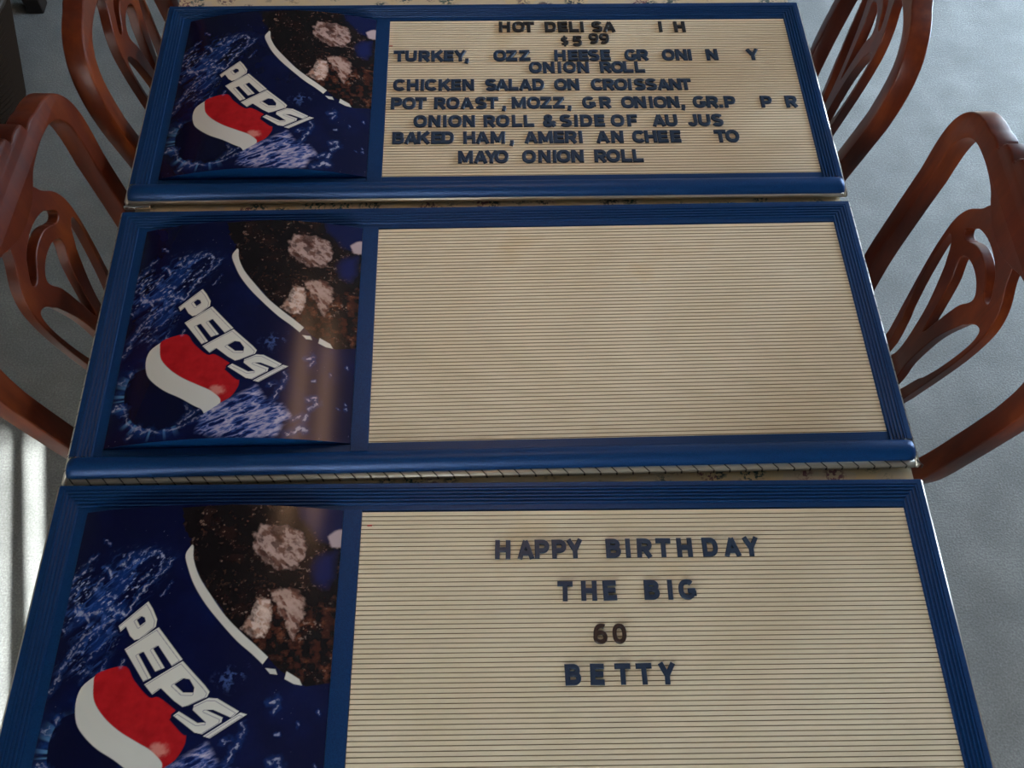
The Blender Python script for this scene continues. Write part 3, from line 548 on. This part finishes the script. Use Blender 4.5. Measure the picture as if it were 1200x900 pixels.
def end_wall_mesh(y):
    n = 40; vs = []; fs = []
    for i in range(n + 1):
        u = i / n; x = XL + u * (XR - XL); vs += [(x, y, -.010), (x, y, -.0026 + BUL * (1 - (2 * u - 1) ** 2))]
    for i in range(n): fs.append((2 * i, 2 * i + 2, 2 * i + 3, 2 * i + 1))
    return mesh_py('picture_end_wall', vs, fs)
RAILS = frame_meshes(); TUBE = tube_mesh(); PANEL = letter_panel_mesh(); PIC = picture_mesh(); EWB = end_wall_mesh(YB + .001); EWT = end_wall_mesh(YT - .001)
def menu_board(loc, rot, label, striped):
    r = empty('menu_board', (loc[0], loc[1], FZ), rot); tag(r, label, 'sign', 'blue framed menu boards on the table')
    for me, nm in zip(RAILS, ('side_rail', 'top_rail', 'side_rail')): link_mesh(nm, me, r, BLUE)
    link_mesh('lower_rail', TUBE, r, BLUE)
    lp_ = link_mesh('letter_panel', PANEL, r)
    link_mesh('printed_picture', PIC, r)['label'] = 'glossy dark blue print of a splashing drink cup bulging outward'
    link_mesh('picture_end_wall', EWB, r, BLUE); link_mesh('picture_end_wall', EWT, r, BLUE)
    box('divider', (XR, -PH - .013, -.012), (-.0006, .004, -.0018), BLUE, r, .0008)
    box('inner_ledge', (-.0006, -PH - .0135, -.012), (PW + .0005, -PH - .0004, -.0022), BLUE, r, .0006)
    box('inner_ledge', (XL - .001, -PH - .0135, -.012), (XR, YB - .0004, -.0030), BLUE, r, .0006)
    box('housing', (-ML + .004, -PH - MB + .004, -.0180), (PW + MR - .004, MT - .003, -.0130), HOUSE, r, .002)
    e = .0035
    wb = .0080 if striped else .0022; et = .0006 if loc[1] < -.2 else .0024
    link_mesh('metal_edging', ring_mesh('metal_edging', -ML - e, PW + MR + e, -PH - MB - wb + .001, MT + et, .006, .006, .005, wb + .002, -.0125, -.0042), r, TRIMC if striped else CHROME)
    if abs(loc[1] - .47461) < .001:
        box('edging_glint_piece', (-ML - .006, -PH - MB - .0075, -.016), (-ML + .036, -PH - MB - .0015, -.0095), SHINY, r, .002)['label'] = 'polished metal piece added for the bright reflection at the edging corner'  # added piece, stands for the edging end reflecting the window
    if striped:
        bm = bmesh.new(); y0, y1 = -PH - MB - wb + .001, -PH - MB + .001
        x = -ML + .004
        while x < PW + MR - .002:
            v = [bm.verts.new(q) for q in ((x, y1, -.0040), (x + .0022, y1, -.0040), (x + .0092, y0, -.0040), (x + .0070, y0, -.0040))]; bm.faces.new(v)
            w_ = [bm.verts.new(q) for q in ((x + .0070, y0 - .0003, -.0042), (x + .0092, y0 - .0003, -.0042), (x + .0102, y0 - .0003, -.0125), (x + .0080, y0 - .0003, -.0125))]; bm.faces.new(w_)
            x += .0215
        for sx, xe in ((1, -ML - e), (-1, PW + MR + e)):
            y = -PH - MB + .01
            while y < MT:
                v = [bm.verts.new(q) for q in ((xe, y, -.0040), (xe + sx * .0035, y + .006, -.0040), (xe + sx * .0035, y + .0078, -.0040), (xe, y + .0018, -.0040))]; bm.faces.new(v); y += .0215
        me = bpy.data.meshes.new('edging_stripes'); bm.to_mesh(me); bm.free()
        s_ = link_mesh('edging_stripes', me, r, DARK); s_['label'] = 'short slanting dark marks along the pale edging'; s_['kind'] = 'stuff'
    return r
B1 = ((.00288, .47461), -.00516); B2 = ((0, 0), 0.0); B3 = ((-.0037, -.46826), -.01664)
menu_board(*B1, 'blue framed menu sign farthest away, covered in nine lines of sandwich lettering', False)
menu_board(*B2, 'blue framed menu sign in the middle with an empty cream letter panel', True)
menu_board(*B3, 'blue framed menu sign nearest the camera with the birthday message', False)

# ---------------------------------------------------------------- loose plastic letters in the grooves
GL = {}
T = .252; Hc = T / 2          # stroke weight and its half, for capitals of height 1
def ell(cx, cy, rx, ry, a0, a1, n=20, e=2.35):
    o = []
    for k in range(n + 1):
        a = math.radians(a0 + (a1 - a0) * k / n); c, s = math.cos(a), math.sin(a)
        o.append((cx + rx * math.copysign(abs(c) ** (2 / e), c), cy + ry * math.copysign(abs(s) ** (2 / e), s)))
    return o
def glyph_strokes(ch):
    q = Hc; u = 1 - Hc; V = lambda x: [(x, 0), (x, 1)]; Hh = lambda y, a, c: [(a, y), (c, y)]
    def O(w_): return ell(w_ / 2, .5, w_ / 2 - q, u - .5 + .01, 0, 360, 36)
    bowl = lambda w_, y0, y1: [(0, y1), (w_ * .5, y1)] + ell(w_ * .5, (y0 + y1) / 2, w_ * .5 - q, (y1 - y0) / 2, 80, -80, 10) + [(w_ * .5, y0), (0, y0)]
    S_ = [(.80, .70)]
    G = {
     'A': (.92, [[(.13, 0), (.46, .96)], [(.79, 0), (.46, .96)], Hh(.30, .2, .72)]), 'B': (.80, [V(q), bowl(.76, .53, u), bowl(.80, q, .53)]),
     'C': (.86, [ell(.45, .5, .45 - q, .39, 42, 318, 26)]), 'D': (.83, [V(q), bowl(.83, q, u)]),
     'E': (.71, [V(q), Hh(q, 0, .71), Hh(.5, 0, .66), Hh(u, 0, .70)]), 'F': (.70, [V(q), Hh(.48, 0, .64), Hh(u, 0, .70)]),
     'G': (.90, [ell(.45, .5, .45 - q, .39, 45, 345, 28), [(.48, .42), (.88, .42)], [(.79, .42), (.79, .16)]]), 'H': (.82, [V(q), V(.82 - q), Hh(.5, 0, .82)]),
     'I': (T, [V(q)]), 'J': (.66, [[(.66 - q, 1), (.66 - q, .40)] + ell(.33, .36, .33 - q, .36 - q + .01, 0, -170, 14)]),
     'K': (.86, [V(q), [(.12, .32), (.74, 1)], [(.34, .60), (.76, 0)]]), 'L': (.70, [V(q), Hh(q, 0, .70)]),
     'M': (.98, [V(q), V(.98 - q), [(.13, .95), (.49, .12)], [(.85, .95), (.49, .12)]]), 'N': (.83, [V(q), V(.83 - q), [(.15, .95), (.68, .05)]]),
     'O': (.92, [O(.92) + ['c']]), 'P': (.78, [V(q), bowl(.78, .42, u)]), 'R': (.84, [V(q), bowl(.80, .45, u), [(.42, .42), (.70, .0)]]),
     'S': (.80, [ell(.40, .71, .40 - q, .185, 28, 180, 12) + ell(.40, .71, .40 - q, .19, 190, 262, 6)[:-1] + [(.40, .505)] + ell(.40, .29, .40 - q, .19, 82, -5, 8) + ell(.40, .29, .40 - q, .185, -10, -155, 12)]),
     'T': (.80, [[(.40, 0), (.40, 1)], Hh(u, 0, .80)]), 'U': (.82, [[(q, 1), (q, .40)] + ell(.41, .38, .41 - q, .38 - q + .01, 180, 360, 16) + [(.82 - q, .40), (.82 - q, 1)]]),
     'Y': (.88, [[(.44, 0), (.44, .45)], [(.12, 1), (.44, .42)], [(.76, 1), (.44, .42)]]), 'Z': (.80, [Hh(u, .03, .78), Hh(q, 0, .80), [(.66, .88), (.15, .12)]]),
     '0': (.76, [O(.76) + ['c']]), '6': (.76, [ell(.38, .33, .38 - q, .33 - q + .02, 0, 360, 26) + ['c'], ell(.44, .5, .44 - q - .01, .39, 62, 190, 14)]),
     '9': (.76, [ell(.38, .67, .38 - q, .33 - q + .02, 0, 360, 26) + ['c'], ell(.32, .5, .32 - q + .12, .39, -118, 8, 14)]),
     '5': (.76, [Hh(u, .12, .70), [(.20, .96), (.16, .46)], [(.14, .52)] + ell(.36, .34, .38 - q, .34 - q + .02, 112, -150, 20)]),
     ',': (.24, [[(.12, .22), (.12, 0)], [(.15, .08), (.06, -.20)]]), '.': (.24, [[(.12, .22), (.12, 0)]]),
     '&': (.90, [ell(.38, .76, .17, .15, 0, 360, 16) + ['c'], [(.27, .66), (.78, .03)], ell(.36, .28, .36 - q, .19, 60, 320, 16), [(.58, .12), (.80, .42)], [(.48, .62), (.24, .44)]]),
     '$': (.80, [ell(.40, .71, .40 - q, .185, 28, 262, 16)[:-1] + [(.40, .505)] + ell(.40, .29, .40 - q, .19, 82, -155, 18), [(.40, -.18), (.40, 1.18)]])}
    return G[ch]
def glyph(ch, size, extr):
    key = (ch, size)
    if key in GL: return GL[key]
    w_, strokes = glyph_strokes(ch); vs = []; fs = []; t2 = Hc * (.84 if ch in '$5609' else 1)
    for si, st in enumerate(strokes):
        closed = st[-1] == 'c'; P = [Vector((a[0], a[1])) for a in (st[:-1] if closed else st)]
        Q = [P[0]]
        for p in P[1:]:
            if (p - Q[-1]).length > .012: Q.append(p)
        if closed and (Q[0] - Q[-1]).length < .02: Q.pop()
        P = Q; n = len(P); b0 = len(vs)
        for i in range(n):
            d1 = (P[i] - P[i - 1]).normalized() if (i > 0 or closed) else None; d2 = (P[(i + 1) % n] - P[i]).normalized() if (i < n - 1 or closed) else None
            d1 = d1 or d2; d2 = d2 or d1; n1 = Vector((-d1.y, d1.x)); n2 = Vector((-d2.y, d2.x)); m_ = n1 + n2; m_ = m_.normalized() if m_.length > .2 else n1
            k = min(1.25, 1 / max(.5, m_.dot(n1)))
            for hh, z, e_ in ((t2, 0, 0), (t2, .75, 0), (t2 - .03, 1, .03)):
                p = P[i] + (d2 * e_ if (i == 0 and not closed) else (-d1 * e_ if (i == n - 1 and not closed) else Vector((0, 0))))
                for sg in (1, -1): vs.append((p.x + m_.x * hh * k * sg, p.y + m_.y * hh * k * sg, z + .012 * si))
        for i in range(n if closed else n - 1):
            a, c = b0 + i * 6, b0 + ((i + 1) % n) * 6
            for x, y in ((0, 2), (2, 4), (4, 5), (5, 3), (3, 1), (1, 0)): fs.append((a + x, a + y, c + y, c + x))
        if not closed:
            for a in (b0, b0 + (n - 1) * 6): fs += [(a, a + 1, a + 3, a + 2), (a + 2, a + 3, a + 5, a + 4)]
    vs = [((x - w_ / 2) * size * .94, (y - .5) * size, z * extr) for x, y, z in vs]
    me = mesh_py('glyph', vs, fs); GL[key] = me; return me
ORD = ['first', 'second', 'third', 'fourth', 'fifth', 'sixth', 'seventh', 'eighth', 'ninth', 'tenth']
def set_letters(rows, B, where, group, size):
    (bx, by), rot = B; c, s = math.cos(rot), math.sin(rot); lines = []; r2 = np.random.RandomState(7); used = {}
    for text, colr, L in rows:
        if text not in lines or (text == 'ONION ROLL'): lines.append(text)
        ln = len(lines)
        words = text.split(); flat = [(w_, k, wi) for wi, w_ in enumerate(words) for k in range(len(w_))]
        start = used.get((text, ln), 0)
        for i, (ch, x, y) in enumerate(L):
            w_, k, wi = flat[start + i]; x, y = x / 1000, y / 1000
            sz = size * (.72 if ch == '$' else 1)
            me = glyph(ch, sz, .0028)
            nm = {'$': 'plastic_dollar_sign', ',': 'plastic_comma', '.': 'plastic_full_stop', '&': 'plastic_ampersand'}.get(ch, 'plastic_digit' if ch.isdigit() else 'plastic_letter')
            key = nm
            m2 = me
            if not me.materials: me.materials.append(LETM[colr])
            o = bpy.data.objects.new(nm, m2); COL.objects.link(o)
            o.location = (bx + c * x - s * y, by + s * x + c * y, FZ - .0026); o.rotation_euler = (0, 0, rot + r2.uniform(-.025, .025))
            if me.materials[0] != LETM[colr]: o.material_slots[0].link = 'OBJECT'; o.material_slots[0].material = LETM[colr]
            nice = {'$': 'small dollar sign', ',': 'comma', '.': 'full stop', '&': 'ampersand'}.get(ch, ('digit ' if ch.isdigit() else 'letter ') + ch)
            wn_ = w_.strip(',.') or w_
            if w_ == '&' or w_ == '$5' or len(wn_) == 1 and ch == wn_: pos = 'standing at word place %s' % ORD[wi] if w_ != '$5' else 'in the price'
            else: pos = ('%s character of %s' % (ORD[k], w_)) + (' (word place %s)' % ORD[wi] if words.count(w_) > 1 else '')
            cn = {'navy': 'navy blue', 'black': 'black', 'brown': 'dark brown'}[colr]
            tag(o, '%s plastic %s, %s, line %s on the %s' % (cn, nice, pos, {1: 'one', 2: 'two', 3: 'three', 4: 'four', 5: 'five', 6: 'six', 7: 'seven', 8: 'eight', 9: 'nine'}[ln], where), 'letter' if ch not in '$,.&' else 'symbol', group)
        used[(text, ln)] = start + len(L)
set_letters(ROWS_TOP, B1, 'sandwich menu', 'plastic letters on the sandwich menu sign', .0262)
set_letters(ROWS_NEAR, B3, 'birthday sign', 'plastic letters on the birthday sign', .0250)
# little red marks at the left edge of two letter panels
for (b_, x, y, lab) in ((B1, .0035, -.0640, 'tiny red tag at the left edge of the sandwich menu panel'), (B3, .0105, -.0185, 'tiny red tag at the upper left of the birthday sign panel')):
    (bx, by), rot = b_; o = box('red_tag', (-.003, -.0008, 0), (.003, .0008, .0008), mat('red_plastic', (.45, .03, .015), .4)[0])
    o.location = (bx + math.cos(rot) * x - math.sin(rot) * y, by + math.sin(rot) * x + math.cos(rot) * y, FZ - .003); o.rotation_euler = (0, 0, rot); tag(o, lab, 'tag')

# ---------------------------------------------------------------- dark things in the far left corner
cb = empty('side_cabinet', (-1.60, 1.70, 0)); tag(cb, 'very dark wooden side cabinet standing on the carpet in the far left corner', 'cabinet')
box('body', (-.5, -.20, .10), (.5, .20, .80), DARKWOOD, cb, .006); box('cabinet_top', (-.53, -.22, .80), (.53, .22, .83), DARKWOOD, cb, .006)
for sx in (-1, 1):
    for sy in (-1, 1): box('leg', (sx * .46 - .025, sy * .17 - .025, 0), (sx * .46 + .025, sy * .17 + .025, .10), DARKWOOD, cb, .004)
    box('door', (.01 if sx > 0 else -.48, -.212, .13), (.48 if sx > 0 else -.01, -.2, .77), DARKWOOD, cb, .004)
bk = empty('wicker_basket', (-1.25, 1.13, 0)); tag(bk, 'dark brown ribbed wicker basket at the left edge of the carpet', 'basket')
prof = []
for k in range(40):
    z = k / 39 * .34; prof.append((.155 + .085 * k / 39 + .005 * (k % 2), z))
link_mesh('basket_wall', mesh_py('basket_wall', *lathe([(0, .004)] + prof + [(.228, .34), (.145, .02), (0, .02)], 48), False), bk, mat('dark_wicker', (.016, .009, .005), .85, 0, .08)[0])
rp = lathe([(.238, .335), (.252, .342), (.252, .356), (.238, .362), (.225, .350), (.238, .335)], 48); link_mesh('rim', mesh_py('rim', *rp, True), bk, mat('dark_wicker_rim', (.03, .018, .01), .5)[0])
